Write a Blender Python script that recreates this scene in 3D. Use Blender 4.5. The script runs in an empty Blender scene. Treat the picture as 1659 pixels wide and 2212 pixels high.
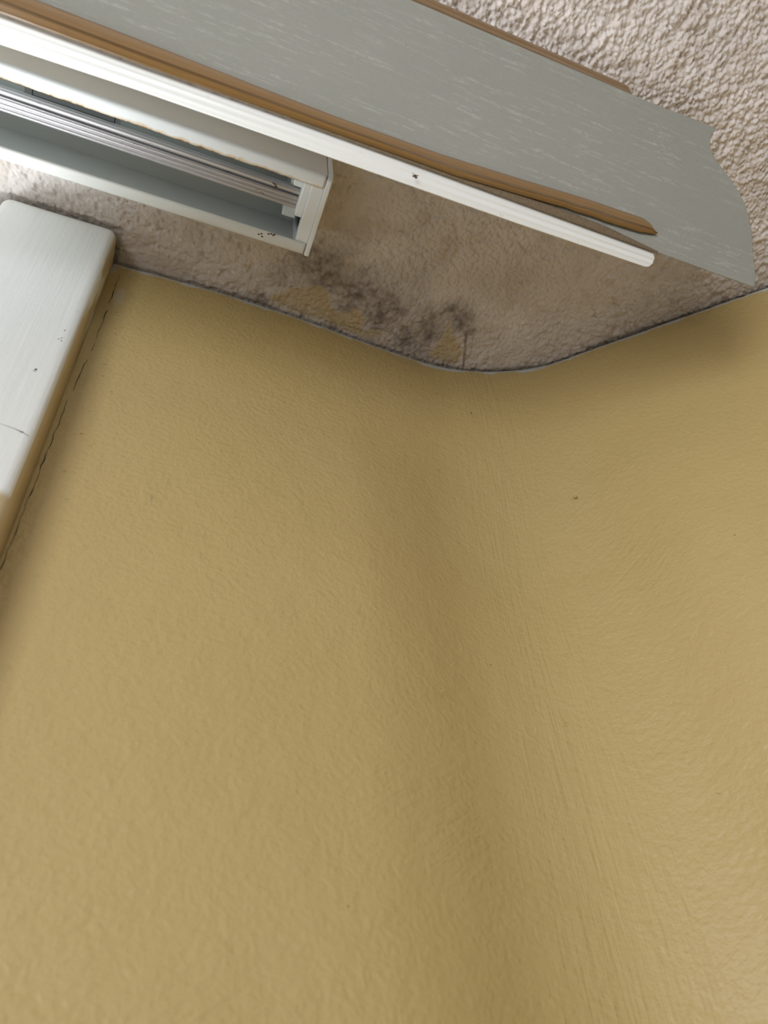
import bpy, bmesh, math, random
import numpy as np
from mathutils import Vector, Matrix

random.seed(7)
rng = np.random.RandomState(11)
scene = bpy.context.scene
ZC = 1.9            # height of the camera above the floor; all z below are given from there
H = 0.5             # ceiling above the camera

# ---------------------------------------------------------------- camera
cam = bpy.data.cameras.new('camera'); cam_o = bpy.data.objects.new('camera', cam)
scene.collection.objects.link(cam_o); scene.camera = cam_o
cam.sensor_fit = 'VERTICAL'; cam.sensor_height = 24.0
cam.lens = 24.0 * 1661.0 / 2212.0
cam.clip_start = 0.01
right = Vector((0.93276904, -0.35221712, -0.07671393))
down = Vector((0.20453706, 0.69237728, -0.69193807))
fwd = Vector((0.29682742, 0.62972756, 0.71786954))
cam_o.matrix_world = Matrix(((right.x, -down.x, -fwd.x, 0), (right.y, -down.y, -fwd.y, 0),
                             (right.z, -down.z, -fwd.z, ZC), (0, 0, 0, 1)))
cam.dof.use_dof = True
cam.dof.focus_distance = 0.47
cam.dof.aperture_fstop = 6.5

# ---------------------------------------------------------------- light
world = bpy.data.worlds.new('room_light'); scene.world = world; world.use_nodes = True
world.node_tree.nodes['Background'].inputs[0].default_value = (0.80, 0.86, 0.95, 1)
world.node_tree.nodes['Background'].inputs[1].default_value = 0.11

def area(name, loc, target, sx, sy, power, col):
    l = bpy.data.lights.new(name, 'AREA'); l.shape = 'RECTANGLE'; l.size = sx; l.size_y = sy
    l.energy = power; l.color = col
    o = bpy.data.objects.new(name, l); scene.collection.objects.link(o)
    o.location = (loc[0], loc[1], loc[2] + ZC)
    d = Vector(target) - Vector(loc)
    o.rotation_euler = d.to_track_quat('-Z', 'Y').to_euler()
    return o
area('daylight_window_1', (-0.270, 0.345, -0.20), (-0.270, -1.0, -0.20), 0.24, 1.2, 12.0, (0.90, 0.96, 1.0))
area('daylight_window_2', (-0.490, -0.560, -0.06), (0.5, -0.560, -0.06), 0.74, 0.54, 8.8, (0.97, 0.98, 1.0))
area('room_fill', (0.9, -2.6, -0.3), (0.0, 0.3, 0.2), 1.6, 1.2, 7.0, (0.98, 0.99, 0.98))  # fill light added on the open side of the room, no window there

scene.view_settings.view_transform = 'Standard'
scene.view_settings.look = 'None'
scene.view_settings.gamma = 1
scene.view_settings.exposure = 0.27

# ---------------------------------------------------------------- helpers
def link(name, me, mat=None, parent=None):
    o = bpy.data.objects.new(name, me); scene.collection.objects.link(o)
    if mat: me.materials.append(mat)
    if parent: o.parent = parent; o.matrix_parent_inverse = parent.matrix_world.inverted()
    return o
def struct(o, label=None):
    o['kind'] = 'structure'
    if label: o['label'] = label
    return o
def mesh(name, verts, faces, smooth=False):
    me = bpy.data.meshes.new(name)
    me.from_pydata([(v[0], v[1], v[2] + ZC) for v in verts], [], faces)
    if smooth: me.polygons.foreach_set('use_smooth', [True] * len(me.polygons))
    me.update(); return me
def box_mesh(name, lo, hi, bevel=0.0, seg=2):
    bm = bmesh.new(); bmesh.ops.create_cube(bm, size=1)
    for v in bm.verts:
        v.co = Vector([(lo[i] + hi[i]) / 2 + v.co[i] * (hi[i] - lo[i]) for i in range(3)]) + Vector((0, 0, ZC))
    if bevel: bmesh.ops.bevel(bm, geom=bm.edges[:], offset=bevel, segments=seg, affect='EDGES', profile=0.5)
    me = bpy.data.meshes.new(name); bm.to_mesh(me); bm.free()
    return me
def grid_mesh(name, P, uv=None, smooth=True):
    """P: (n, m, 3) array of points."""
    n, m = P.shape[:2]
    V = P.reshape(-1, 3).copy(); V[:, 2] += ZC
    i = np.arange(n - 1)[:, None] * m + np.arange(m - 1)[None, :]
    F = np.stack([i, i + m, i + m + 1, i + 1], -1).reshape(-1, 4)
    me = bpy.data.meshes.new(name)
    me.vertices.add(len(V)); me.vertices.foreach_set('co', V.ravel())
    me.loops.add(F.size); me.loops.foreach_set('vertex_index', F.ravel())
    me.polygons.add(len(F)); me.polygons.foreach_set('loop_start', np.arange(len(F)) * 4)
    me.update(calc_edges=True)
    me.polygons.foreach_set('use_smooth', [smooth] * len(F))
    if uv is not None:
        l = me.uv_layers.new(name='uv')
        l.data.foreach_set('uv', uv.reshape(-1, 2)[F.ravel()].ravel())
    return me
def color_attr(me, name, C):
    a = me.attributes.new(name, 'FLOAT_COLOR', 'POINT')
    n = C.reshape(-1, C.shape[-1]); out = np.ones((len(n), 4), np.float32); out[:, :n.shape[1]] = n
    a.data.foreach_set('color', out.ravel())
def extrude_x(name, prof, x0, x1, closed=True):
    n = len(prof)
    v = [(x0, p[0], p[1]) for p in prof] + [(x1, p[0], p[1]) for p in prof]
    f = [(i, (i + 1) % n, (i + 1) % n + n, i + n) for i in range(n)]
    f += [tuple(range(n))[::-1], tuple(range(n, 2 * n))]
    me = mesh(name, v, f)
    bm = bmesh.new(); bm.from_mesh(me); bmesh.ops.recalc_face_normals(bm, faces=bm.faces); bm.to_mesh(me); bm.free()
    return me
def solid(o, t, off=-1):
    m = o.modifiers.new('thick', 'SOLIDIFY'); m.thickness = t; m.offset = off; return m
TAB = rng.rand(256, 256)
def noise(x, y, s, seed=0):
    x = x / s + seed * 17.31 + 1000; y = y / s + seed * 9.77 + 1000
    xi = np.floor(x).astype(int); yi = np.floor(y).astype(int); fx = x - xi; fy = y - yi
    fx = fx * fx * (3 - 2 * fx); fy = fy * fy * (3 - 2 * fy)
    g = lambda a, b: TAB[(a + seed * 7) % 256, b % 256]
    return (g(xi, yi) * (1 - fx) + g(xi + 1, yi) * fx) * (1 - fy) + (g(xi, yi + 1) * (1 - fx) + g(xi + 1, yi + 1) * fx) * fy
def fbm(x, y, s, seed=0, o=4):
    t = 0; a = 1; tot = 0
    for k in range(o):
        t = t + a * noise(x + y * 0.37 * k, y - x * 0.37 * k, s / 2 ** k, seed + k); tot += a; a *= 0.5
    return t / tot
def sst(a, b, x):
    t = np.clip((x - a) / (b - a), 0, 1); return t * t * (3 - 2 * t)

# ---------------------------------------------------------------- materials
class M:
    def __init__(s, name, col=(0.8, 0.8, 0.8), rough=0.5, spec=0.5, metal=0.0):
        s.m = bpy.data.materials.new(name); s.m.use_nodes = True
        s.t = s.m.node_tree; s.b = s.t.nodes['Principled BSDF']
        s.b.inputs['Base Color'].default_value = (*col, 1); s.b.inputs['Roughness'].default_value = rough
        s.b.inputs['Specular IOR Level'].default_value = spec; s.b.inputs['Metallic'].default_value = metal
    def n(s, typ, **kw):
        nd = s.t.nodes.new(typ)
        for k, v in kw.items():
            if hasattr(nd, k): setattr(nd, k, v)
            else: nd.inputs[k].default_value = v
        return nd
    def l(s, a, b): s.t.links.new(a, b)
    def coords(s, uv=False, scale=(1, 1, 1), rot=(0, 0, 0)):
        tc = s.n('ShaderNodeTexCoord'); mp = s.n('ShaderNodeMapping')
        mp.inputs['Scale'].default_value = scale; mp.inputs['Rotation'].default_value = rot
        s.l(tc.outputs['UV' if uv else 'Object'], mp.inputs['Vector']); return mp.outputs[0]
    def noise(s, vec, scale, detail=3, rough=0.5, lo=0.0, hi=1.0):
        n = s.n('ShaderNodeTexNoise'); n.inputs['Scale'].default_value = scale
        n.inputs['Detail'].default_value = detail; n.inputs['Roughness'].default_value = rough
        s.l(vec, n.inputs['Vector'])
        if (lo, hi) == (0.0, 1.0): return n.outputs['Fac']
        r = s.n('ShaderNodeMapRange'); r.interpolation_type = 'SMOOTHSTEP'
        r.inputs['From Min'].default_value = lo; r.inputs['From Max'].default_value = hi
        s.l(n.outputs['Fac'], r.inputs['Value']); return r.outputs[0]
    def ramp(s, val, lo, hi, a=0.0, b=1.0):
        r = s.n('ShaderNodeMapRange'); r.interpolation_type = 'SMOOTHSTEP'
        for k, v in (('From Min', lo), ('From Max', hi), ('To Min', a), ('To Max', b)): r.inputs[k].default_value = v
        s.l(val, r.inputs['Value']); return r.outputs[0]
    def math(s, op, a, b=None):
        m = s.n('ShaderNodeMath'); m.operation = op
        for i, v in enumerate((a, b)):
            if v is None: continue
            if isinstance(v, (int, float)): m.inputs[i].default_value = v
            else: s.l(v, m.inputs[i])
        return m.outputs[0]
    def mix(s, fac, a, b):
        m = s.n('ShaderNodeMix'); m.data_type = 'RGBA'
        for i, v in ((0, fac), (6, a), (7, b)):
            if isinstance(v, (int, float)): m.inputs[i].default_value = v
            elif isinstance(v, tuple): m.inputs[i].default_value = (*v, 1)
            else: s.l(v, m.inputs[i])
        return m.outputs[2]
    def base(s, c): s.l(c, s.b.inputs['Base Color'])
    def bump(s, *hs):
        prev = None
        for h, dist in hs:
            b = s.n('ShaderNodeBump'); b.inputs['Strength'].default_value = 1.0; b.inputs['Distance'].default_value = dist
            s.l(h, b.inputs['Height'])
            if prev: s.l(prev, b.inputs['Normal'])
            prev = b.outputs[0]
        s.l(prev, s.b.inputs['Normal'])
    def pos(s):
        g = s.n('ShaderNodeNewGeometry'); sp = s.n('ShaderNodeSeparateXYZ'); s.l(g.outputs['Position'], sp.inputs[0])
        sn = s.n('ShaderNodeSeparateXYZ'); s.l(g.outputs['True Normal'], sn.inputs[0]); return sp.outputs, sn.outputs

YEL = (0.62, 0.43, 0.145)
def wall_paint():
    m = M('yellow_wall_paint', YEL, 0.45, 0.6)
    uv = m.coords(True)
    big = m.noise(uv, 9, 2)
    at = m.n('ShaderNodeAttribute'); at.attribute_name = 'caulk'
    sep = m.n('ShaderNodeSeparateColor'); m.l(at.outputs['Color'], sep.inputs[0])
    c = m.mix(big, (0.505, 0.370, 0.145), (0.545, 0.408, 0.180))
    specks = m.noise(uv, 260, 2, 0.6, 0.74, 0.80)
    c = m.mix(m.math('MULTIPLY', specks, 0.25), c, (0.25, 0.16, 0.06))
    c = m.mix(sep.outputs[0], c, (0.56, 0.56, 0.53))
    c = m.mix(sep.outputs[1], c, (0.10, 0.09, 0.07))
    m.base(c)
    peel = m.noise(uv, 330, 3, 0.55)
    soft = m.noise(uv, 90, 2, 0.5)
    strokes = m.noise(m.coords(True, (420, 16, 1)), 1, 3, 0.6)
    mp2 = m.n('ShaderNodeMapping'); mp2.inputs['Scale'].default_value = (430, 26, 1); m.l(m.coords(True, (1, 1, 1), (0, 0, 0.95)), mp2.inputs['Vector'])
    diag = m.noise(mp2.outputs[0], 1, 3, 0.6)
    sm = m.math('MULTIPLY', strokes, sep.outputs[2])
    dmask = m.noise(uv, 11, 1, 0.5, 0.42, 0.7)
    dm = m.math('MULTIPLY', diag, dmask)
    m.bump((peel, 0.0007), (soft, 0.0007), (sm, 0.0009), (dm, 0.0006))
    return m.m
def ceiling_mat():
    m = M('stippled_ceiling_plaster', (0.6, 0.53, 0.47), 0.75, 0.25)
    at = m.n('ShaderNodeAttribute'); at.attribute_name = 'tint'
    m.base(at.outputs['Color'])
    v = m.coords(False)
    m.bump((m.noise(v, 1300, 3, 0.6), 0.0003), (m.noise(v, 420, 2, 0.6), 0.00035))
    return m.m
def plain_ceiling():
    m = M('distant_ceiling_plaster', (0.58, 0.52, 0.46), 0.8, 0.2)
    m.bump((m.noise(m.coords(False), 300, 4), 0.002)); return m.m
def board_paint():
    m = M('white_gloss_board_paint', (0.75, 0.77, 0.75), 0.38, 0.45)
    p, nn = m.pos()
    v = m.coords(False)
    wob = m.noise(v, 40, 3)
    zz = m.math('ADD', p[2], m.math('MULTIPLY', wob, 0.012))
    low = m.ramp(zz, ZC + 0.2475, ZC + 0.2525, 1.0, 0.0)
    side = m.ramp(nn[0], 0.72, 0.90)
    smear = m.noise(m.coords(False, (60, 60, 14)), 1, 3, 0.5, 0.52, 0.56)
    high = m.ramp(p[2], ZC + 0.385, ZC + 0.42)
    smear = m.math('MULTIPLY', smear, high)
    sidey = m.math('MULTIPLY', side, m.math('SUBTRACT', 1.0, smear))
    dirt = m.noise(v, 300, 3, 0.6, 0.66, 0.8)
    c = m.mix(m.noise(v, 12, 3), (0.78, 0.80, 0.79), (0.83, 0.85, 0.84))
    c = m.mix(m.math('MULTIPLY', dirt, 0.22), c, (0.32, 0.26, 0.2))
    topb = m.math('MULTIPLY', m.ramp(m.math('ADD', p[2], m.math('MULTIPLY', wob, 0.008)), ZC + 0.4975, ZC + 0.500),
                  m.noise(v, 22, 1, 0.5, 0.45, 0.55))
    c = m.mix(m.math('MULTIPLY', topb, 0.8), c, (0.42, 0.36, 0.25))
    c = m.mix(m.math('MAXIMUM', sidey, low), c, (0.56, 0.45, 0.27))
    m.base(c)
    m.bump((m.noise(m.coords(False, (300, 300, 10), (0, 0.12, 0)), 1, 3, 0.6), 0.00035), (m.noise(v, 500, 2), 0.0001))
    return m.m
def fabric():
    m = M('grey_slub_fabric', (0.42, 0.42, 0.38), 0.8, 0.25)
    uv = m.coords(True)
    slub_a = m.noise(m.coords(True, (40, 430, 1)), 1, 2, 0.6, 0.52, 0.62)
    broken = m.noise(m.coords(True, (300, 700, 1)), 1, 3, 0.7, 0.38, 0.56)
    patch = m.noise(m.coords(True, (9, 60, 1)), 1, 2, 0.6, 0.36, 0.54)
    slub = m.math('MULTIPLY', m.math('MULTIPLY', slub_a, broken), patch)
    nubs = m.noise(m.coords(True, (420, 900, 1)), 1, 2, 0.6, 0.60, 0.70)
    nubs = m.math('MULTIPLY', nubs, 0.6)
    allw = m.math('MAXIMUM', slub, nubs)
    wv = m.n('ShaderNodeTexWave'); wv.bands_direction = 'Y'; wv.inputs['Scale'].default_value = 520; m.l(uv, wv.inputs['Vector'])
    wx = m.n('ShaderNodeTexWave'); wx.bands_direction = 'X'; wx.inputs['Scale'].default_value = 700; m.l(uv, wx.inputs['Vector'])
    c = m.mix(m.noise(uv, 18, 2), (0.335, 0.34, 0.305), (0.375, 0.372, 0.335))
    c = m.mix(m.math('MULTIPLY', wv.outputs['Fac'], 0.16), c, (0.28, 0.28, 0.25))
    c = m.mix(m.math('MULTIPLY', allw, 0.34), c, (0.60, 0.60, 0.56))
    spots = m.noise(uv, 210, 2, 0.6, 0.735, 0.79)
    c = m.mix(m.math('MULTIPLY', spots, 0.6), c, (0.16, 0.14, 0.11))
    m.base(c)
    m.bump((allw, 0.00012), (wv.outputs['Fac'], 0.00008), (wx.outputs['Fac'], 0.00004))
    return m.m
def amber(name, a, b, dark):
    m = M(name, a, 0.28, 0.5)
    g = m.coords(True, (12, 1, 1)); uv = m.coords(True)
    sp = m.n('ShaderNodeSeparateXYZ'); m.l(uv, sp.inputs[0])
    c = m.mix(m.noise(m.coords(True, (14, 6, 1)), 1, 3, 0.6), a, b)
    line = m.math('MULTIPLY', m.ramp(sp.outputs[1], 0.60, 0.66), m.ramp(sp.outputs[1], 0.70, 0.78, 1, 0))
    c = m.mix(m.math('MULTIPLY', line, 0.75), c, dark)
    low = m.ramp(sp.outputs[1], 0.80, 1.0)
    c = m.mix(m.math('MULTIPLY', low, 0.45), c, dark)
    sm = m.noise(m.coords(True, (60, 10, 1)), 1, 3, 0.6, 0.5, 0.8)
    c = m.mix(m.math('MULTIPLY', sm, 0.35), c, dark)
    m.base(c)
    m.b.inputs['Coat Weight'].default_value = 0.4; m.b.inputs['Coat Roughness'].default_value = 0.2
    m.bump((m.noise(m.coords(True, (30, 8, 1)), 1, 3), 0.0003)); return m.m
def dirty_white(name, col, rough=0.35, dirt=0.5, scale=150, lo=0.64):
    m = M(name, col, rough, 0.5); v = m.coords(False)
    d = m.noise(v, scale, 4, 0.65, lo, lo + 0.1)
    m.base(m.mix(m.math('MULTIPLY', d, dirt), m.mix(m.noise(v, 20, 2), tuple(c * 0.96 for c in col), col), (0.20, 0.15, 0.10)))
    m.bump((m.noise(v, 600, 2), 0.00005)); return m.m
def rust_lip():
    m = M('headrail_lip_enamel', (0.74, 0.76, 0.77), 0.35, 0.5); v = m.coords(False)
    sp = m.n('ShaderNodeSeparateXYZ'); m.l(m.coords(True), sp.inputs[0])
    wob = m.noise(m.coords(False, (90, 90, 90)), 1, 4, 0.7)
    e = m.math('ADD', sp.outputs[1], m.math('MULTIPLY', m.math('SUBTRACT', wob, 0.5), 0.5))
    stain = m.ramp(e, 0.78, 0.95); hard = m.ramp(e, 0.95, 1.02)
    c = m.mix(m.math('MULTIPLY', stain, 0.8), (0.74, 0.76, 0.77), (0.58, 0.44, 0.27))
    c = m.mix(hard, c, (0.22, 0.12, 0.05))
    d = m.noise(v, 260, 4, 0.65, 0.68, 0.76)
    c = m.mix(m.math('MULTIPLY', d, 0.5), c, (0.2, 0.19, 0.18))
    m.base(c); return m.m
def alu():
    m = M('aluminium_rail_metal', (0.62, 0.60, 0.61), 0.35, 0.5, 0.75); v = m.coords(False)
    d = m.noise(m.coords(False, (60, 260, 260)), 1, 4, 0.7, 0.66, 0.76)
    m.base(m.mix(m.math('MULTIPLY', d, 0.7), m.mix(m.noise(m.coords(False, (8, 500, 500)), 1, 2), (0.52, 0.49, 0.50), (0.80, 0.79, 0.81)), (0.16, 0.11, 0.08)))
    m.bump((m.noise(m.coords(False, (5, 900, 900)), 1, 2), 0.0001)); return m.m

mw, mc, mpc, mb = wall_paint(), ceiling_mat(), plain_ceiling(), board_paint()
mf = fabric()
m_amb = amber('amber_aged_plastic', (0.28, 0.155, 0.045), (0.19, 0.10, 0.032), (0.09, 0.045, 0.012))
m_amb2 = amber('amber_top_plastic', (0.22, 0.12, 0.036), (0.18, 0.095, 0.028), (0.08, 0.04, 0.012))
m_bar = dirty_white('white_bar_plastic', (0.87, 0.87, 0.85), 0.3, 0.55, 190, 0.66)
m_cream = dirty_white('cream_enamel', (0.72, 0.72, 0.66), 0.4, 0.3, 200, 0.72)
m_in = dirty_white('grey_channel_enamel', (0.68, 0.71, 0.69), 0.4, 0.3, 240, 0.72)
m_lip = rust_lip()
m_cap = dirty_white('white_cap_plastic', (0.80, 0.82, 0.82), 0.28, 0.2, 200, 0.75)
m_alu = alu()
m_label = M('grey_sticker_paper', (0.42, 0.42, 0.42), 0.6).m
m_ink = M('black_ink', (0.012, 0.012, 0.02), 0.6).m
m_dark = M('crack_shadowed_filler', (0.045, 0.035, 0.022), 0.9).m
m_brown = M('brown_grime', (0.10, 0.055, 0.03), 0.8).m
m_plain = M('pale_room_paint', (0.62, 0.55, 0.40), 0.7).m
m_floor = M('floor_carpet', (0.35, 0.30, 0.25), 0.9); m_floor.bump((m_floor.noise(m_floor.coords(False), 200), 0.003)); m_floor = m_floor.m
m_frame = M('window_frame_paint', (0.78, 0.79, 0.78), 0.35).m
def grime_strip():
    m = M('brown_dusty_grime', (0.2, 0.15, 0.1), 0.8, 0.2); v = m.coords(False)
    m.base(m.mix(m.noise(v, 700, 3, 0.7), (0.09, 0.055, 0.03), (0.30, 0.235, 0.155))); return m.m
m_grime = grime_strip()
def glass():
    m = bpy.data.materials.new('window_glass'); m.use_nodes = True; t = m.node_tree; t.nodes.clear()
    o = t.nodes.new('ShaderNodeOutputMaterial'); a = t.nodes.new('ShaderNodeBsdfTransparent'); g = t.nodes.new('ShaderNodeBsdfGlossy')
    g.inputs['Roughness'].default_value = 0.02; x = t.nodes.new('ShaderNodeMixShader'); x.inputs[0].default_value = 0.06
    t.links.new(a.outputs[0], x.inputs[1]); t.links.new(g.outputs[0], x.inputs[2]); t.links.new(x.outputs[0], o.inputs[0]); return m
m_glass = glass()

# ---------------------------------------------------------------- walls (one rounded obtuse corner)
ctrl = [(-0.050, 0.2725), (0.03, 0.2715), (0.09, 0.2742), (0.15, 0.2785), (0.195, 0.2795), (0.229, 0.2727), (0.262, 0.2590),
        (0.305, 0.2235), (0.345, 0.1880), (0.398, 0.1415), (0.52, 0.0340), (1.60, -0.923)]
def catmull(P, n=60):
    P = np.array(P); out = []
    Q = np.vstack([2 * P[0] - P[1], P, 2 * P[-1] - P[-2]])
    for i in range(1, len(Q) - 2):
        p0, p1, p2, p3 = Q[i - 1:i + 3]
        # centripetal-ish via chord-length tangents
        d0, d1, d2 = (np.linalg.norm(p1 - p0), np.linalg.norm(p2 - p1), np.linalg.norm(p3 - p2))
        t1 = (p2 - p1) / d1 * d0 / (d0 + d1) + (p1 - p0) / d0 * d1 / (d0 + d1)
        t2 = (p3 - p2) / d2 * d1 / (d1 + d2) + (p2 - p1) / d1 * d2 / (d1 + d2)
        t = np.linspace(0, 1, n, endpoint=False)[:, None]
        out.append((2 * t**3 - 3 * t**2 + 1) * p1 + (t**3 - 2 * t**2 + t) * d1 * t1 + (-2 * t**3 + 3 * t**2) * p2 + (t**3 - t**2) * d1 * t2)
    return np.vstack(out + [P[-1:]])
path = catmull(ctrl)
arc = np.concatenate([[0], np.cumsum(np.linalg.norm(np.diff(path, axis=0), axis=1))])
# soften the plan slightly
def at_arc(a):
    return np.stack([np.interp(a, arc, path[:, 0]), np.interp(a, arc, path[:, 1])], -1)
A_SPLIT = float(np.interp(0.255, path[:, 0], arc))
A_END = float(np.interp(0.50, path[:, 0], arc))
fine = np.arange(0, A_END, 0.0015)
ia = int(np.argmin(abs(fine - A_SPLIT)))
allarc = np.concatenate([fine, np.linspace(A_END, arc[-1], 8)])
zr = np.concatenate([[-ZC, -1.0, -0.4], np.arange(-0.10, 0.468, 0.002), np.arange(0.468, 0.4960, 0.0006), [0.4965, 0.497]])
def build_wall(a):
    xy = at_arc(a); e = 0.004
    w = np.array([0.5, 1, 0.5])
    tan = at_arc(a + e) - at_arc(np.maximum(a - e, 0)); tan /= np.linalg.norm(tan, axis=1)[:, None]
    nor = np.stack([tan[:, 1], -tan[:, 0]], -1)          # into the room
    AA, ZZ = np.meshgrid(a, zr, indexing='ij')
    d = 0.0016 * (fbm(AA, ZZ, 0.09, 3, 3) - 0.5) + 0.0003 * (fbm(AA, ZZ, 0.02, 8, 2) - 0.5)
    d *= sst(0.0, 0.03, AA) * sst(0.51, 0.47, ZZ)
    P = np.zeros(AA.shape + (3,))
    xb = xy[:, 0]
    belly = sst(0.110, 0.228, xb) * sst(0.33, 0.225, xb)
    d = d - 0.028 * belly[:, None] * sst(0.47, 0.30, ZZ)      # hollow added to the shape to deepen the shade along the corner
    P[..., 0] = xy[:, None, 0] + nor[:, None, 0] * d
    P[..., 1] = xy[:, None, 1] + nor[:, None, 1] * d
    top = 0.4988 - 0.0016 * fbm(AA[:, 0], AA[:, 0] * 0, 0.006, 5, 3)
    lift = (ZZ > 0.4963)
    P[..., 2] = np.where(ZZ > 0.4968, top[:, None], np.where(lift, top[:, None] - 0.0006, ZZ))
    uv = np.stack([AA, ZZ], -1)
    edge = 0.4976 - 0.0034 * noise(AA, AA * 0, 0.013, 4) ** 2 - 0.0012 * noise(AA, AA * 0, 0.003, 6)
    grey = sst(-0.0003, 0.0004, P[..., 2] - edge)
    # touch-up smears of pale filler beside the window board
    s1 = sst(1.0, 0.8, np.hypot((AA - 0.010) / 0.003, (ZZ - 0.458) / 0.013)) * 0.35
    grey = np.maximum(grey, s1)
    grey = np.maximum(grey, sst(0.0045, 0.003, AA + 0.002 * noise(AA, ZZ, 0.01, 3)) * sst(0.482, 0.49, ZZ) * 0.8)
    dark = sst(0.4975, 0.4983, P[..., 2]) * 0.5
    a_c = float(np.interp(0.225, path[:, 0], arc))
    stroke = np.exp(-((AA - a_c - 0.0) / 0.035) ** 2)
    return P, uv, np.stack([grey, dark, stroke], -1)
wl_P, wl_uv, wl_c = build_wall(allarc)
def wall(name, i0, i1, label):
    me = grid_mesh(name, wl_P[i0:i1], wl_uv[i0:i1]); color_attr(me, 'caulk', wl_c[i0:i1])
    me.flip_normals()
    o = struct(link(name, me, mw), label); return o
w_left = wall('wall_left', 0, ia + 1, 'yellow painted wall between white window board and rounded corner')
w_right = wall('wall_right', ia, len(allarc), 'yellow painted wall right of the rounded corner')
for o in (w_left, w_right):
    solid(o, 0.06, 1).use_rim = False

# ---------------------------------------------------------------- ceiling (stippled plaster, mould by the corner)
st = 0.0006
gx = np.arange(-0.24, 0.48, st); gy = np.arange(-0.10, 0.300, st)
X, Y = np.meshgrid(gx, gy, indexing='ij')
wx = X + 0.0025 * (noise(X, Y, 0.006, 21) - 0.5); wy = Y + 0.0025 * (noise(X, Y, 0.006, 22) - 0.5)
def bumps(sc, seed, lo=0.15, hi=0.75):
    """rounded plaster grains: distance to jittered points"""
    gx_, gy_ = X / sc + 500, Y / sc + 500; xi, yi = np.floor(gx_).astype(int), np.floor(gy_).astype(int); best = np.full(X.shape, 9.0)
    for a in (-1, 0, 1):
        for b in (-1, 0, 1):
            jx = TAB[(xi + a + seed) % 256, (yi + b) % 256]; jy = TAB[(xi + a) % 256, (yi + b + seed * 3 + 7) % 256]; rr = TAB[(xi + a + 31) % 256, (yi + b + seed) % 256]
            best = np.minimum(best, np.hypot(gx_ - xi - a - jx, gy_ - yi - b - jy) / (0.45 + 0.75 * rr))
    return sst(hi, lo, best)
Xk, Yk = X.copy(), Y.copy(); X, Y = X + 0.0010 * (noise(X, Y, 0.0035, 21) - 0.5) + 0.0006 * (noise(X, Y, 0.0015, 23) - 0.5), Y + 0.0010 * (noise(X, Y, 0.0035, 22) - 0.5) + 0.0006 * (noise(X, Y, 0.0015, 24) - 0.5)
b1, b2, b3 = bumps(0.0046, 3, 0.2, 1.0), bumps(0.0030, 5, 0.2, 0.95), bumps(0.0019, 8, 0.2, 0.9)
X, Y = Xk, Yk
room_side = sst(0.16, 0.08, Y + 0.1 * (0.25 - X))
by_window = sst(0.06, -0.03, X)
big_area = sst(0.35, 0.65, noise(X, Y, 0.022, 10))
flake = sst(0.52, 0.60, noise(X + 0.3 * Y, Y, 0.0052, 9) * 0.7 + noise(X, Y, 0.0021, 12) * 0.3)
pits = sst(0.70, 0.80, noise(X, Y, 0.0026, 13)) * sst(0.4, 0.6, noise(X, Y, 0.012, 16))
hgt = 0.0007 * flake * (0.25 + 0.75 * room_side) - 0.0009 * pits + (0.0009 * b1 * (0.5 + 0.5 * big_area) + 0.00055 * b2 + 0.00035 * b3) * (1.25 + 0.75 * room_side) * (1 - 0.45 * by_window) \
      + 0.0012 * (fbm(X, Y, 0.05, 14, 2) - 0.5) + 0.0004 * (fbm(X, Y, 0.006, 15, 2) - 0.5) - 0.0002
hgt = hgt - 0.0006
under = sst(0.154, 0.157, Y) * sst(0.210, 0.2072, Y) * sst(0.068, 0.065, X)       # flattened where the headrail is screwed on
hgt = hgt * (1 - under)
P = np.stack([X, Y, H - hgt], -1)
cer = grid_mesh('ceiling', P)
cer.flip_normals() if cer.polygons[0].normal.z > 0 else None
basec = np.array([0.72, 0.655, 0.62]); col = np.ones(X.shape + (3,)) * basec
mot = fbm(X, Y, 0.03, 30, 4)[..., None]
col *= 0.88 + 0.24 * mot
warm = fbm(X, Y, 0.012, 34, 3)[..., None]
col = col * (1 - 0.25 * sst(0.5, 0.75, warm)) + np.array([0.46, 0.36, 0.29]) * 0.25 * sst(0.5, 0.75, warm)
pit = sst(0.80, 0.9, noise(X, Y, 0.0035, 41)) * sst(0.45, 0.6, noise(X, Y, 0.05, 42))
col = col * (1 - 0.35 * pit[..., None]) + np.array([0.22, 0.15, 0.11]) * 0.35 * pit[..., None]
def paint(mask, c, k=1.0):
    global col
    mask = np.clip(mask * k, 0, 1)[..., None]; col = col * (1 - mask) + np.array(c) * mask
mx = X + 0.010 * (fbm(X, Y, 0.012, 51, 3) - 0.5); my = Y + 0.010 * (fbm(X, Y, 0.012, 52, 3) - 0.5)
# mould: round colonies where the damp patch is
mould = np.zeros_like(X)
for (cx, cy, r, k) in [(0.073, 0.2285, 0.016, 0.6), (0.0875, 0.2339, 0.018, 0.75), (0.1115, 0.2419, 0.022, 0.8), (0.1089, 0.2537, 0.016, 0.7),
                       (0.1358, 0.2524, 0.021, 0.8), (0.1598, 0.2639, 0.017, 0.8), (0.1722, 0.2462, 0.015, 0.65), (0.1834, 0.2348, 0.010, 0.75),
                       (0.192, 0.2385, 0.010, 0.7), (0.1780, 0.2560, 0.012, 0.7), (0.0552, 0.2378, 0.010, 0.3), (0.0622, 0.2458, 0.013, 0.4), (0.0494, 0.2697, 0.007, 0.8), (0.1723, 0.2679, 0.017, 0.6),
                       (0.1415, 0.2356, 0.020, 0.4), (0.095, 0.215, 0.02, 0.2), (0.198, 0.2450, 0.008, 0.5)]:
    mould = np.maximum(mould, k * np.exp(-(((mx - cx) ** 2 + (my - cy) ** 2) / r ** 2) ** 1.1))
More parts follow.
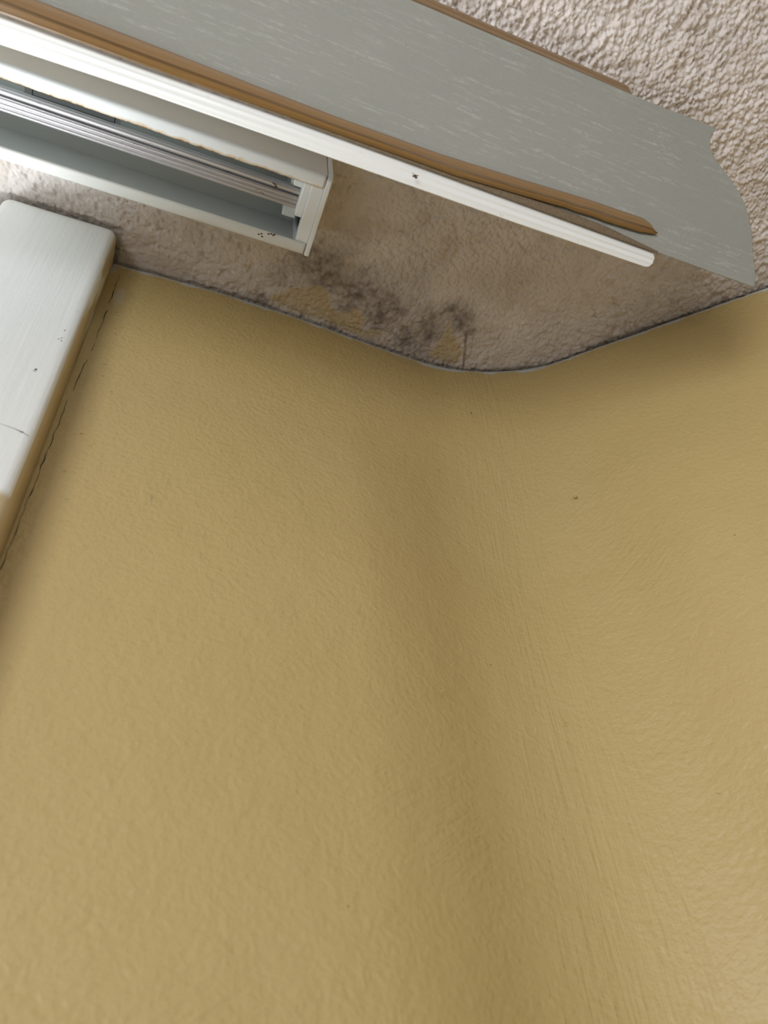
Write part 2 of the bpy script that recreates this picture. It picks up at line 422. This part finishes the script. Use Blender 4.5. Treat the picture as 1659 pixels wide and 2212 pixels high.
speck = 0.25 + 0.9 * fbm(X, Y, 0.006, 60, 4) + 0.45 * (noise(X, Y, 0.0022, 63) - 0.4)
paint(mould * speck * 1.1, (0.125, 0.10, 0.085))
def poly_mask(poly, soft):
    px, py = mx * 0.6 + X * 0.4, my * 0.6 + Y * 0.4
    inside = np.zeros(X.shape, bool); dist = np.full(X.shape, 1e9)
    n = len(poly)
    for i in range(n):
        x1, y1 = poly[i]; x2, y2 = poly[(i + 1) % n]
        c = ((y1 > py) != (y2 > py)) & (px < (x2 - x1) * (py - y1) / (y2 - y1 + 1e-12) + x1)
        inside ^= c
        t = np.clip(((px - x1) * (x2 - x1) + (py - y1) * (y2 - y1)) / ((x2 - x1) ** 2 + (y2 - y1) ** 2), 0, 1)
        dist = np.minimum(dist, np.hypot(px - x1 - t * (x2 - x1), py - y1 - t * (y2 - y1)))
    sd = np.where(inside, dist, -dist); return sst(-soft, soft, sd)
OC = (0.54, 0.42, 0.22)
paint(poly_mask([(0.0584, 0.2613), (0.0661, 0.2542), (0.0861, 0.2449), (0.0921, 0.2483), (0.0973, 0.2594), (0.1066, 0.262), (0.1162, 0.2551), (0.1232, 0.2603),
                 (0.1216, 0.2690), (0.1341, 0.2664), (0.1442, 0.2651), (0.136, 0.2717), (0.1193, 0.2735), (0.1048, 0.2712), (0.0843, 0.2700), (0.0607, 0.2680), (0.0549, 0.2661)], 0.0016)
      * (0.55 + 0.5 * fbm(X, Y, 0.006, 66, 2)), OC, 0.95)
paint(poly_mask([(0.1832, 0.2410), (0.1886, 0.2486), (0.1926, 0.2513), (0.2035, 0.2638), (0.2060, 0.272), (0.2002, 0.2765), (0.185, 0.2761),
                 (0.1802, 0.2735), (0.1852, 0.2637), (0.185, 0.2551)], 0.0012) * (0.6 + 0.4 * fbm(X, Y, 0.006, 67, 2)), OC, 0.9)
# straight dark drip line beside the second patch
tt = np.clip((Y - 0.2450) / 0.03, 0, 1)
paint(sst(0.0014, 0.0004, abs(X - (0.1995 + 0.011 * tt))) * sst(0.243, 0.25, Y) * (0.6 + 0.4 * noise(X, Y, 0.003, 71)), (0.14, 0.10, 0.07), 0.8)
# grime gathered along the wall line, and a wider fade, darker towards the wall
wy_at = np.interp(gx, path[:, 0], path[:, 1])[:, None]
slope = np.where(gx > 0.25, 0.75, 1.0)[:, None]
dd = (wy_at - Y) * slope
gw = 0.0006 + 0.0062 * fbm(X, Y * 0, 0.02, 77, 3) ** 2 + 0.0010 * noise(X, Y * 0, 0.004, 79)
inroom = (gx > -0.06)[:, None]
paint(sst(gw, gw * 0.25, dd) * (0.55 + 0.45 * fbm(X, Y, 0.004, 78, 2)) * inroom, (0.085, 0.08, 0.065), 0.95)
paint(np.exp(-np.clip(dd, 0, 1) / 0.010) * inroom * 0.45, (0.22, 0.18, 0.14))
# same beside and above the window board
db = np.hypot(np.clip(X + 0.049, 0, 1), np.clip(0.2475 - Y, 0, 1)) 
nb = ((X < -0.03) & (X > -0.13))
paint(sst(0.0020, 0.0009, db + 0.0016 * (noise(X, Y, 0.004, 80) - 0.3)) * nb * (0.4 + 0.6 * noise(X, Y, 0.008, 81)), (0.16, 0.14, 0.12), 0.7)
color_attr(cer, 'tint', col)
c_o = struct(link('ceiling', cer, mc), 'pale stippled plaster ceiling with dark mould stains by the corner')
bigc = bpy.data.meshes.new('far')
# ring of plain ceiling round the detailed patch, and the slab above
def quad_ring(z, inner, outer):
    (a, b, c, d), (A, B, C, D) = inner, outer
    v = [(a, b, z), (c, b, z), (c, d, z), (a, d, z), (A, B, z), (C, B, z), (C, D, z), (A, D, z)]
    return v, [(0, 4, 5, 1), (1, 5, 6, 2), (2, 6, 7, 3), (3, 7, 4, 0)]
v, f = quad_ring(H - 0.0010, (gx[0] + 0.001, gy[0] + 0.001, gx[-1] - 0.001, gy[-1] - 0.001), (-2.4, -3.2, 2.4, 0.6))
ring = link('ceiling', mesh('far_ceiling', v, f), mpc); struct(ring, 'plain plaster ceiling further into the room')
slab = link('ceiling', box_mesh('slab', (-2.4, -3.2, H + 0.006), (2.4, 0.6, H + 0.05)), mpc); struct(slab)
ring.parent = c_o; slab.parent = c_o

# floor, and the rest of the bay
struct(link('floor', box_mesh('floor', (-2.4, -3.2, -ZC - 0.05), (2.4, 0.6, -ZC)), m_floor))
def wallpiece(name, x0, x1, z0, z1, y0=0.2725, y1=0.335):
    return link(name, box_mesh(name, (x0, y0, z0), (x1, y1, z1)), mw)
def window(name, ox, oy, dx, dy, w, z0, z1, frame_t=0.05, label='', mull=()):
    """framed glazed opening running from (ox, oy) along (dx, dy)"""
    nx, ny = -dy, dx                                  # outwards
    e = bpy.data.objects.new(name, None); scene.collection.objects.link(e); e['kind'] = 'structure'; e['label'] = label
    def bar3(nm, a0, a1, b0, b1, d0, d1, mat):
        v = []
        for z in (b0, b1):
            for a, d in ((a0, d0), (a1, d0), (a1, d1), (a0, d1)):
                v.append((ox + dx * a + nx * d, oy + dy * a + ny * d, z))
        me = mesh(nm, v, [(0, 1, 2, 3), (7, 6, 5, 4), (0, 4, 5, 1), (1, 5, 6, 2), (2, 6, 7, 3), (3, 7, 4, 0)])
        bm = bmesh.new(); bm.from_mesh(me); bmesh.ops.recalc_face_normals(bm, faces=bm.faces); bm.to_mesh(me); bm.free()
        o = link(nm, me, mat, None); o.parent = e; return o
    ft = frame_t
    bar3('window_frame', 0, ft, z0, z1, 0.01, 0.05, m_frame); bar3('window_frame', w - ft, w, z0, z1, 0.01, 0.05, m_frame)
    bar3('window_frame', ft, w - ft, z1 - ft, z1, 0.01, 0.05, m_frame); bar3('window_frame', ft, w - ft, z0, z0 + ft, 0.01, 0.05, m_frame)
    bar3('pane', ft, w - ft, z0 + ft, z1 - ft, 0.028, 0.032, m_glass)
    bar3('wall_above', 0, w, z1, H - 0.003, 0.0, 0.06, m_plain); bar3('wall_below', 0, w, -ZC, z0, 0.0, 0.06, m_plain)
    return e
window('window_1', -0.420, 0.2755, 1.0, 0.0, 0.295, -0.90, 0.44, 0.02, 'narrow white framed window just left of the board')
window('window_2', -0.420, -0.980, 0.0, 1.0, 1.2555, -0.60, 0.40, 0.04, 'side bay window further left')

# ---------------------------------------------------------------- white board at the window edge
def board():
    xr, xl, zb, zt, yf, yb = -0.0500, -0.1190, -ZC, 0.4978, 0.2475, 0.2745
    r = 0.0055; rc = 0.006
    secs = []
    # plan profile of the board (x, y): rounded front arrises
    prof = [(xr, yb)]
    for k in range(7):
        a = k / 6 * math.pi / 2; prof.append((xr - r + r * math.cos(a), yf + r - r * math.sin(a)))
    for k in range(7):
        a = k / 6 * math.pi / 2; prof.append((xl + r - r * math.sin(a), yf + r - r * math.cos(a)))
    prof.append((xl, yb))
    zs = [zb, -0.5, -0.2] + list(np.arange(0.0, 0.485, 0.01)) + [0.4860, 0.4895, 0.4925, 0.4950, 0.4968, 0.4978]
    n = len(prof); V = []; F = []
    for j, z in enumerate(zs):
        # top corners round over a little
        t = max(0, (z - (zt - rc)) / rc); sh = rc * (1 - math.sqrt(max(0, 1 - t * t))) if t > 0 else 0
        for i, (x, y) in enumerate(prof):
            wob = 0.0006 * (noise(np.array([z]), np.array([x * 3]), 0.05, 90)[0] - 0.5)
            ys = 0.5 * sh * (1 if y < yf + 0.004 else 0)
            cx = (xr + xl) / 2; xx = x - sh * 0.6 * (1 if x > cx else -1)
            V.append((xx + wob, y + ys, z + (0.0006 * (noise(np.array([x * 1.0]), np.array([0.0]), 0.006, 91)[0] - 0.5) if j == len(zs) - 1 else 0)))
    for j in range(len(zs) - 1):
        for i in range(n):
            a, b = j * n + i, j * n + (i + 1) % n
            F.append((a, a + n, b + n, b))
    F.append(tuple(range((len(zs) - 1) * n, len(zs) * n))[::-1]); F.append(tuple(range(n)))
    me = mesh('board', V, F, True)
    bm = bmesh.new(); bm.from_mesh(me); bmesh.ops.recalc_face_normals(bm, faces=bm.faces); bm.to_mesh(me); bm.free()
    return me
tb = struct(link('trim_1', board(), mb), 'white painted window board with yellow painted edge, at left')

def tube(name, pts, rad, mat, parent, res=5):
    bm = bmesh.new(); rings = []
    P = [Vector(p) + Vector((0, 0, ZC)) for p in pts]
    for i, p in enumerate(P):
        t = (P[min(i + 1, len(P) - 1)] - P[max(i - 1, 0)]).normalized()
        u = t.cross(Vector((0, 1, 0.01))).normalized(); w = t.cross(u)
        rr = rad[i] if isinstance(rad, (list, tuple)) else rad
        rings.append([bm.verts.new(p + (u * math.cos(a) + w * math.sin(a)) * rr) for a in [k / res * 2 * math.pi for k in range(res)]])
    for a, b in zip(rings, rings[1:]):
        for k in range(res): bm.faces.new((a[k], a[(k + 1) % res], b[(k + 1) % res], b[k]))
    bm.faces.new(rings[0][::-1]); bm.faces.new(rings[-1])
    me = bpy.data.meshes.new(name); bm.to_mesh(me); bm.free()
    return link(name, me, mat, parent)
# hairline crack in the caulk between board and wall: broken dashes
zk = 0.200
ci = 0
cracks = [(0.205, 0.345), (0.352, 0.385), (0.392, 0.402), (0.406, 0.441), (0.447, 0.486)]
for z0, z1 in cracks:
    pts = []; rad = []
    for z in np.arange(z0, z1, 0.0016):
        x = float(np.interp(z, [0.20, 0.25, 0.34, 0.40, 0.50], [-0.0492, -0.0483, -0.0472, -0.0443, -0.0440])) + 0.0009 * (float(noise(np.array([z]), np.array([0.0]), 0.004, 95)[0]) - 0.5)
        pts.append((x, 0.2722, z)); rad.append(0.00009 + 0.00022 * float(noise(np.array([z]), np.array([0.3]), 0.005, 96)[0]) ** 1.5)
    rad[0] = rad[-1] = 0.00003
    c = tube('crack', pts, rad, m_dark, tb); 
# dings on the board face
def spot(name, c, r, mat, parent, nrm='y', squash=0.3, n=9):
    bm = bmesh.new(); bmesh.ops.create_icosphere(bm, subdivisions=2, radius=1)
    for v in bm.verts:
        k = 1 + 0.35 * math.sin(v.co.x * 5 + c[0] * 900) * math.cos(v.co.z * 4 + c[2] * 700)
        v.co = Vector((v.co.x * r[0] * k, v.co.y * r[1], v.co.z * r[2] * k)) + Vector((c[0], c[1], c[2] + ZC))
    me = bpy.data.meshes.new(name); bm.to_mesh(me); bm.free()
    me.polygons.foreach_set('use_smooth', [True] * len(me.polygons))
    return link(name, me, mat, parent)
spot('nail_hole', (-0.0612, 0.2475, 0.3300), (0.0007, 0.0002, 0.0006), m_dark, tb)
spot('nail_hole', (-0.0615, 0.2475, 0.3286), (0.0010, 0.00012, 0.0004), M('grey_scuff', (0.3, 0.3, 0.3), .7).m, tb)
spot('scuff', (-0.0561, 0.2475, 0.2825), (0.0007, 0.0002, 0.0004), m_dark, tb)
tube('scratch', [(-0.0662, 0.2475, 0.2850), (-0.060, 0.2474, 0.2838), (-0.0561, 0.2474, 0.2825), (-0.0525, 0.2478, 0.2812)], [0.00005, 0.0001, 0.00018, 0.00005], m_dark, tb)
for x, z in ((-0.0560, 0.3615), (-0.0556, 0.3590), (-0.0572, 0.3600), (-0.056, 0.369)):
    spot('scuff', (x, 0.2475, z), (0.0005, 0.0001, 0.0006), M('scuff_grey', (0.34, 0.33, 0.31), .7).m, tb)

# small marks on the wall
def surf(px):                       # point on the left wall face
    return (px[0], float(np.interp(px[0], path[:, 0], path[:, 1])) - 0.0006, px[2])
m_yl = M('yellow_paint_lump', (0.53, 0.39, 0.16), 0.4).m
tube('scratch', [(0.0090, 0.2712, 0.2322), (0.0078, 0.2712, 0.2290), (0.0060, 0.2712, 0.2265), (0.0036, 0.2712, 0.2180)], [0.0001, 0.0002, 0.00015, 0.00005], m_brown, w_left)
tube('scratch', [(0.0030, 0.2712, 0.2850), (0.0042, 0.2712, 0.2835), (0.0040, 0.2712, 0.2800), (0.0052, 0.2712, 0.2770)], [0.0001, 0.0003, 0.0001, 0.00005], M('grey_scrape', (0.36, 0.3, 0.2), .6).m, w_left)
spot('paint_speck', (0.0223, 0.2720, 0.1150), (0.0007, 0.0003, 0.0004), m_brown, w_left)

m_fleck = M('dark_fleck', (0.07, 0.045, 0.03), .8).m
for wp, x, y, z, rr, mt, nm in ((w_right, 0.2673, 0.2690, 0.3628, 0.0017, m_yl, 'paint_lump'), (w_left, 0.1551, 0.2857, 0.2059, 0.0008, m_yl, 'paint_lump'),
        (w_left, 0.1541, 0.2853, 0.2045, 0.0004, m_yl, 'paint_lump'), (w_left, 0.2303, 0.2964, 0.2056, 0.0008, m_yl, 'paint_lump'), (w_right, 0.3175, 0.2135, 0.2886, 0.0004, m_fleck, 'paint_speck'),
        (w_left, 0.0983, 0.2748, 0.1006, 0.0004, m_brown, 'paint_speck'), (w_left, 0.1932, 0.2973, 0.2358, 0.0004, m_brown, 'paint_speck'), (w_left, 0.1787, 0.2875, 0.3806, 0.0004, m_brown, 'paint_speck'),
        (w_left, 0.0455, 0.2716, 0.2812, 0.0003, m_fleck, 'paint_speck'), (w_left, 0.2098, 0.2791, 0.4451, 0.0006, m_brown, 'paint_speck'), (w_left, 0.0776, 0.2733, 0.3076, 0.0003, m_brown, 'paint_speck')):
    o = spot(nm, (x, y, z), (rr, rr * 0.5, rr * 0.6), mt, wp)
tube('scratch', [(0.2790, 0.2636, 0.1560), (0.2800, 0.2632, 0.1553), (0.2812, 0.2622, 0.1552)], [0.00004, 0.0001, 0.00004], m_brown, w_right)
# little ticks of lifted paint along the caulk
for k in range(16):
    z = 0.215 + 0.23 * random.random(); x = -0.040 + 0.012 * random.random(); l = 0.0006 + 0.0014 * random.random()
    tube('scratch', [(x, 0.2722 - 0.0001, z), (x + l, 0.2720, z + l * 0.2 * (random.random() - 0.5))], [0.00004, 0.00012], m_brown, w_left, 4)

# ---------------------------------------------------------------- blind headrail
zh = 0.4555
yf0, yf1, yr0, yr1 = 0.1570, 0.1652, 0.1997, 0.2072     # front face, inner lip edge, rear lip inner edge, rear face
ztop = 0.4984
x_end, x_far = 0.0620, -0.415
head = bpy.data.objects.new('blind_headrail', None); scene.collection.objects.link(head)
head.location = (-0.1, 0.18, ZC + ztop)
bpy.context.view_layer.update()
head['label'] = 'cream metal headrail channel for a vertical blind, fixed to the ceiling, open underneath'
head['category'] = 'blind headrail'
th = 0.0011
outer = [(yf0 + th, zh + 0.0022), (yf0 + 0.0002, zh + 0.004), (yf0, ztop), (yr1, ztop), (yr1, zh + 0.001), (yr1 - 0.0006, zh), (yr0, zh), (yr0, zh + th),
         (yr1 - th, zh + th + 0.0003), (yr1 - th, ztop - th), (yf0 + th, ztop - th)]
def channel():
    """outer cream shell"""
    me = extrude_x('channel', outer, x_far, x_end); return me
# cream outside shell (front, top, rear) kept apart from the grey inside
link('front_face', extrude_x('front_face', [(yf0, zh + 0.0016), (yf0, ztop), (yf0 + 0.0006, ztop), (yf0 + 0.0006, zh + 0.0016)], x_far, x_end), m_cream, head)
link('channel_lining', extrude_x('channel_lining', [(yf0 + 0.0006, zh + 0.0016), (yf0 + 0.0006, ztop), (yr1, ztop), (yr1, zh + 0.0012), (yr1 - 0.0010, zh + 0.0012),
      (yr1 - 0.0010, ztop - 0.0012), (yf0 + 0.0018, ztop - 0.0012), (yf0 + 0.0018, zh + 0.0016)], x_far, x_end), m_in, head)
def lip_mesh(name, prof, x0, x1, waves=0.0, n=500):
    xs = np.linspace(x0, x1, n); P = np.zeros((n, len(prof), 3)); uv = np.zeros((n, len(prof), 2))
    for j, (y, z) in enumerate(prof):
        t = j / (len(prof) - 1)
        P[:, j, 0] = xs; P[:, j, 1] = y + waves * t ** 3 * (fbm(xs, xs * 0, 0.05, 33, 4) - 0.5); P[:, j, 2] = z
        uv[:, j, 0] = xs; uv[:, j, 1] = t
    return grid_mesh(name, P, uv)
prof = []
for k in range(6):
    a = k / 5 * math.pi / 2; prof.append((yf0 - 0.0001 + 0.0024 * (1 - math.cos(a)), zh + 0.0022 - 0.0022 * math.sin(a)))
prof += [(yf0 + 0.0040, zh - 0.0001), (yf0 + 0.0058, zh), (yf0 + 0.0070, zh + 0.0002), (yf1, zh + 0.0006)]
fl = link('front_lip', lip_mesh('front_lip', prof, x_far, x_end - 0.0006, 0.0012), m_lip, head); solid(fl, 0.0007, 1)
prof = [(yr0, zh + 0.0004), (yr0 + 0.0015, zh), (yr0 + 0.004, zh), (yr1 - 0.001, zh), (yr1, zh + 0.0008), (yr1, zh + 0.003)]
rl = link('rear_lip', lip_mesh('rear_lip', prof, x_far, x_end - 0.0004), dirty_white('rear_lip_enamel', (0.66, 0.67, 0.64), 0.35, 0.45, 130, 0.66), head); solid(rl, 0.0007, 1)
spots = [(0.0345, 0.2022), (0.0352, 0.2038), (0.0385, 0.2010), (0.0400, 0.2004), (0.0414, 0.2010), (0.0420, 0.2001), (0.0330, 0.2030)]
for x, y in spots:
    o = spot('rust_spot', (x, y, zh), (0.0007, 0.0005, 0.00012), m_brown, rl)
# end cap: plate + inner step + bracket block
def capplate():
    pr = [(yf0 - 0.0006, zh + 0.0036), (yf0 - 0.0006, ztop), (yr1 + 0.0002, ztop), (yr1 + 0.0002, zh - 0.0002), (yf0 + 0.0020, zh - 0.0006), (yf0 + 0.0001, zh + 0.0014)]
    me = extrude_x('end_cap', pr, x_end + 0.0004, x_end + 0.0034)
    bm = bmesh.new(); bm.from_mesh(me); bmesh.ops.bevel(bm, geom=bm.edges[:], offset=0.0004, segments=2, affect='EDGES'); bm.to_mesh(me); bm.free(); return me
cap = link('end_cap', capplate(), m_cap, head)
link('cap_flange', box_mesh('cap_flange', (0.0550, yf0 + 0.002, zh + 0.0012), (x_end + 0.0004, yr1 - 0.0014, zh + 0.010), 0.0004), m_cap, cap)
link('cap_flange', box_mesh('cap_flange', (0.0545, yr1 - 0.008, zh + 0.004), (0.0560, yr1 - 0.0014, ztop - 0.002), 0.0003), m_cap, cap)
link('cap_block', box_mesh('cap_block', (0.0505, yf0 + 0.004, zh + 0.0035), (0.0552, 0.1868, zh + 0.016), 0.0008), m_cap, cap)
link('cap_block', box_mesh('cap_block', (0.0440, 0.170, zh + 0.0140), (0.0525, 0.1930, ztop - 0.002), 0.0008), m_in, cap)
link('cap_block', box_mesh('cap_block', (0.0455, yf0 + 0.003, zh + 0.0100), (0.0525, 0.172, ztop - 0.002), 0.0006), m_cap, cap)
# aluminium drive rail hung inside
def ridged(name, y0, y1, z, x0, x1, bumps, depth):
    pr = []
    n = bumps * 8
    for k in range(n + 1):
        t = k / n; y = y0 + (y1 - y0) * t
        pr.append((y, z - depth * abs(math.sin(math.pi * bumps * t)) ** 0.7))
    pr += [(y1, z + 0.004), (y0, z + 0.004)]
    me = extrude_x(name, pr, x0, x1); return me
zr0 = zh + 0.0100
link('drive_rod', ridged('drive_rod', 0.372 * zr0, 0.3795 * zr0, zr0 + 0.0006, x_far, 0.0508, 1, 0.0014), m_alu, head)
link('track_rail', ridged('track_rail', 0.3815 * zr0, 0.3975 * zr0, zr0, x_far, 0.0508, 3, 0.0011), m_alu, head)
link('track_web', box_mesh('track_web', (x_far, 0.1842, zr0 + 0.003), (0.050, 0.1861, ztop - 0.0012)), m_in, head)
for x, y, s in ((0.0352, 0.3752, 1.0), (0.0362, 0.3770, 0.8), (0.0340, 0.3745, 0.7), (0.0355, 0.3788, 0.8), (0.0285, 0.390, 0.7), (0.0262, 0.3885, 0.6), (0.0300, 0.391, 0.5), (-0.045, 0.383, 0.5), (-0.0435, 0.3835, 0.5), (0.008, 0.379, 0.4)):
    spot('rust_spot', (x, y * zr0, zr0 - 0.0007), (0.0008 * s, 0.0005 * s, 0.0005), m_brown, head)
# sticker inside the channel with a thin printed frame
lb = link('sticker', box_mesh('sticker', (-0.1103, 0.160, ztop - 0.0016), (-0.0578, 0.18365, ztop - 0.0011)), m_label, head)
for lo, hi in (((-0.1062, 0.18265, ztop - 0.0018), (-0.0604, 0.1830, ztop - 0.0015)), ((-0.1062, 0.1615, ztop - 0.0018), (-0.1058, 0.1830, ztop - 0.0015)),
               ((-0.0608, 0.1615, ztop - 0.0018), (-0.0604, 0.1830, ztop - 0.0015))):
    link('printed_line', box_mesh('printed_line', lo, hi), m_ink, lb)

# ---------------------------------------------------------------- valance with fabric insert
T = np.array([0.0624, 0.470]); B = np.array([0.117, 0.390]); NV = np.array([-0.82597, -0.56372])
def pl(x, s, off=0.0):
    q = T + (B - T) * s + NV * off
    return (x, q[0], q[1])
val = bpy.data.objects.new('blind_valance', None); scene.collection.objects.link(val)
val.location = (0.0, 0.09, ZC + 0.43); bpy.context.view_layer.update()
val['label'] = 'long tilted blind valance holding a grey fabric strip between aged amber plastic edges'
val['category'] = 'blind valance'
XL = -0.415
# fabric strip with its ragged cut right end
rs = np.array([-0.04, 0.0024, 0.0506, 0.1153, 0.1773, 0.2353, 0.3045, 0.3708, 0.4454, 0.5313, 0.6243, 0.7507, 0.8758, 0.953, 0.967])
rx = np.array([0.2760, 0.2727, 0.2701, 0.2701, 0.2727, 0.2787, 0.2865, 0.2925, 0.2969, 0.2999, 0.3017, 0.3029, 0.3049, 0.3051, 0.3043])
tx = np.array([-0.6, 0.0766, 0.2147, 0.2252, 0.2368, 0.2551, 0.2672, 0.2760]); ts = np.array([0.012, 0.0048, -0.0099, -0.0100, -0.0168, -0.0300, -0.0347, -0.0320])
nu, nv = 900, 160
U, Vv = np.meshgrid(np.concatenate([np.linspace(0, 0.6, 150, endpoint=False), np.linspace(0.6, 1, nu - 150)]), np.linspace(0, 1, nv), indexing='ij')
s = Vv * 0.9675 - 0.03 * (1 - Vv)
for _ in range(3):
    xe = np.interp(s, rs, rx) + 0.00035 * (noise(s, s * 0, 0.02, 17) - 0.5)
    xx = XL + U * (xe - XL)
    s_top = np.interp(xx, tx, ts)
    s = s_top + (0.9675 + 0.0012 * (noise(xx, xx * 0, 0.0016, 19) - 0.5) - s_top) * Vv
bow = 0.0010 * np.sin(np.pi * np.clip(s, 0, 1)) + 0.0014 * sst(0.19, 0.31, xx) * (s - 0.5)
Q = T[None, None, :] + (B - T)[None, None, :] * s[..., None] + NV[None, None, :] * bow[..., None]
Pf = np.stack([xx, Q[..., 0], Q[..., 1]], -1)
fo = link('fabric_strip', grid_mesh('fabric_strip', Pf, np.stack([xx, s * 0.0969], -1)), mf, val); fo['label'] = 'grey slubbed fabric strip with ragged cut right end'
solid(fo, 0.0005, 0)
def ribbon(name, top, bot, off_fn, mat, parent, n=400, m=14, thick=0.0007, x0=XL, x1=None):
    top = np.array(top); bot = np.array(bot); x1 = x1 if x1 is not None else top[-1, 0]
    xs = x0 + (x1 - x0) * (1 - (1 - np.linspace(0, 1, n)) ** 1.6)
    P = np.zeros((n, m, 3)); uv = np.zeros((n, m, 2))
    st_ = np.interp(xs, top[:, 0], top[:, 1]); sb = np.interp(xs, bot[:, 0], bot[:, 1])
    for j in range(m):
        t = j / (m - 1); s_ = st_ + (sb - st_) * t; off = off_fn(xs, t)
        P[:, j, 0] = xs; P[:, j, 1] = T[0] + (B[0] - T[0]) * s_ + NV[0] * off; P[:, j, 2] = T[1] + (B[1] - T[1]) * s_ + NV[1] * off
        uv[:, j, 0] = xs; uv[:, j, 1] = t
    o = link(name, grid_mesh(name, P, uv), mat, parent); solid(o, thick, 0); return o
ribbon('top_channel', [(-0.6, -0.075), (0.093, -0.077), (0.2100, -0.0760), (0.2118, -0.0720), (0.2131, -0.0586), (0.2147, -0.012)],
       [(-0.6, 0.05), (0.2147, 0.04)], lambda x, t: -0.0012 + 0.0012 * np.sin(np.pi * min(1, t * 1.6)) - 0.0004, m_amb2, val)['label'] = 'brown plastic top channel'
ribbon('lower_channel', [(-0.6, 0.862), (-0.0896, 0.864), (-0.0431, 0.8683), (0.0121, 0.880), (0.0495, 0.884), (0.092, 0.8765), (0.1072, 0.872), (0.1468, 0.8445), (0.1889, 0.8114), (0.2260, 0.7970), (0.2306, 0.8121), (0.2344, 0.8709)],
       [(-0.6, 0.992), (-0.0407, 0.9917), (0.0137, 0.9811), (0.0932, 0.9684), (0.1150, 0.9679), (0.1478, 0.9406), (0.1620, 0.930), (0.1769, 0.9156), (0.1840, 0.916), (0.1898, 0.9109), (0.1960, 0.907), (0.2020, 0.9085), (0.2238, 0.8950), (0.2344, 0.8709)],
       lambda x, t: 0.0014 + 0.0016 * math.sin(math.pi * t) + 0.0004 * (1 if t > .55 else 0) - 0.0, m_amb, val)['label'] = 'amber aged plastic lower channel with cut end'
ribbon('grime_edge', [(-0.6, 0.93), (0.14, 0.925), (0.2020, 0.93), (0.2370, 0.967)], [(-0.6, 0.995), (0.2370, 0.980)],
       lambda x, t: 0.0009 + 0.0003 * t, m_grime, val, m=5)['label'] = 'brown dusty edge above white bar'
# white bottom bar: ribbed underside, rounded corner at the right end
nb_, mb_ = 400, 25
Pb = np.zeros((nb_, mb_, 3)); uvb = np.zeros((nb_, mb_, 2))
for j in range(mb_):
    t = j / (mb_ - 1)
    xe = 0.2353 + 0.0012 * math.sin(math.pi * min(1, t * 1.3)) - (0.0045 * max(0, (t - 0.72) / 0.28) ** 2.2) - 0.0012 * max(0, (0.12 - t) / 0.12) ** 2
    xs = XL + (xe - XL) * (1 - (1 - np.linspace(0, 1, nb_)) ** 1.5)
    s_ = np.interp(xs, [-0.6, -0.0977, -0.0405, 0.0139, 0.0933, 0.1565, 0.2353], [0.998, 0.996, 0.9965, 0.990, 0.977, 0.976, 0.9765])
    fy = T[0] + (B[0] - T[0]) * s_; fz = T[1] + (B[1] - T[1]) * s_
    by = np.interp(xs, [-0.6, -0.0962, -0.0387, 0.0526, 0.1514, 0.2353], [0.1272, 0.1265, 0.1252, 0.1246, 0.1242, 0.1229])
    rib = 0.0005 * math.exp(-((t - 0.30) / 0.07) ** 2) + 0.0004 * math.exp(-((t - 0.62) / 0.09) ** 2)
    edge_up = 0.0010 * max(0, (0.1 - t) / 0.1) ** 2 + 0.0010 * max(0, (t - 0.92) / 0.08) ** 2
    Pb[:, j, 0] = xs; Pb[:, j, 1] = fy + (by - fy) * t; Pb[:, j, 2] = fz + (0.3863 - fz) * t - rib + edge_up
    uvb[:, j, 0] = xs; uvb[:, j, 1] = t
bar = link('bottom_bar', grid_mesh('bottom_bar', Pb, uvb), m_bar, val); bar['label'] = 'white ribbed plastic bottom bar'
solid(bar, 0.0012, -1 if bar.data.polygons[0].normal.z < 0 else 1)
for x, y, r in ((0.0929, 0.1185, 0.0009), (0.0936, 0.1192, 0.0007), (0.0922, 0.1190, 0.0006), (0.0940, 0.1181, 0.0004), (0.0916, 0.1179, 0.0003)):
    spot('fly_speck', (x, y, 0.3856), (r, r * 0.8, 0.0003), m_brown, bar)
# back plate and hangers that carry the valance from the headrail (out of sight behind the fabric)
bp = [pl(0, 0.04, -0.003)[1:], pl(0, 0.93, -0.003)[1:], pl(0, 0.93, -0.0045)[1:], pl(0, 0.04, -0.0045)[1:]]
for xh in (-0.36, -0.27):
    k = link('hanger', extrude_x('hanger', [pl(0, 0.25, -0.0005)[1:], pl(0, 0.55, -0.0005)[1:], pl(0, 0.55, -0.002)[1:], (0.1565, 0.4700), (0.1565, 0.4880), (0.12, 0.4860)], xh, xh + 0.018), m_cap, val)
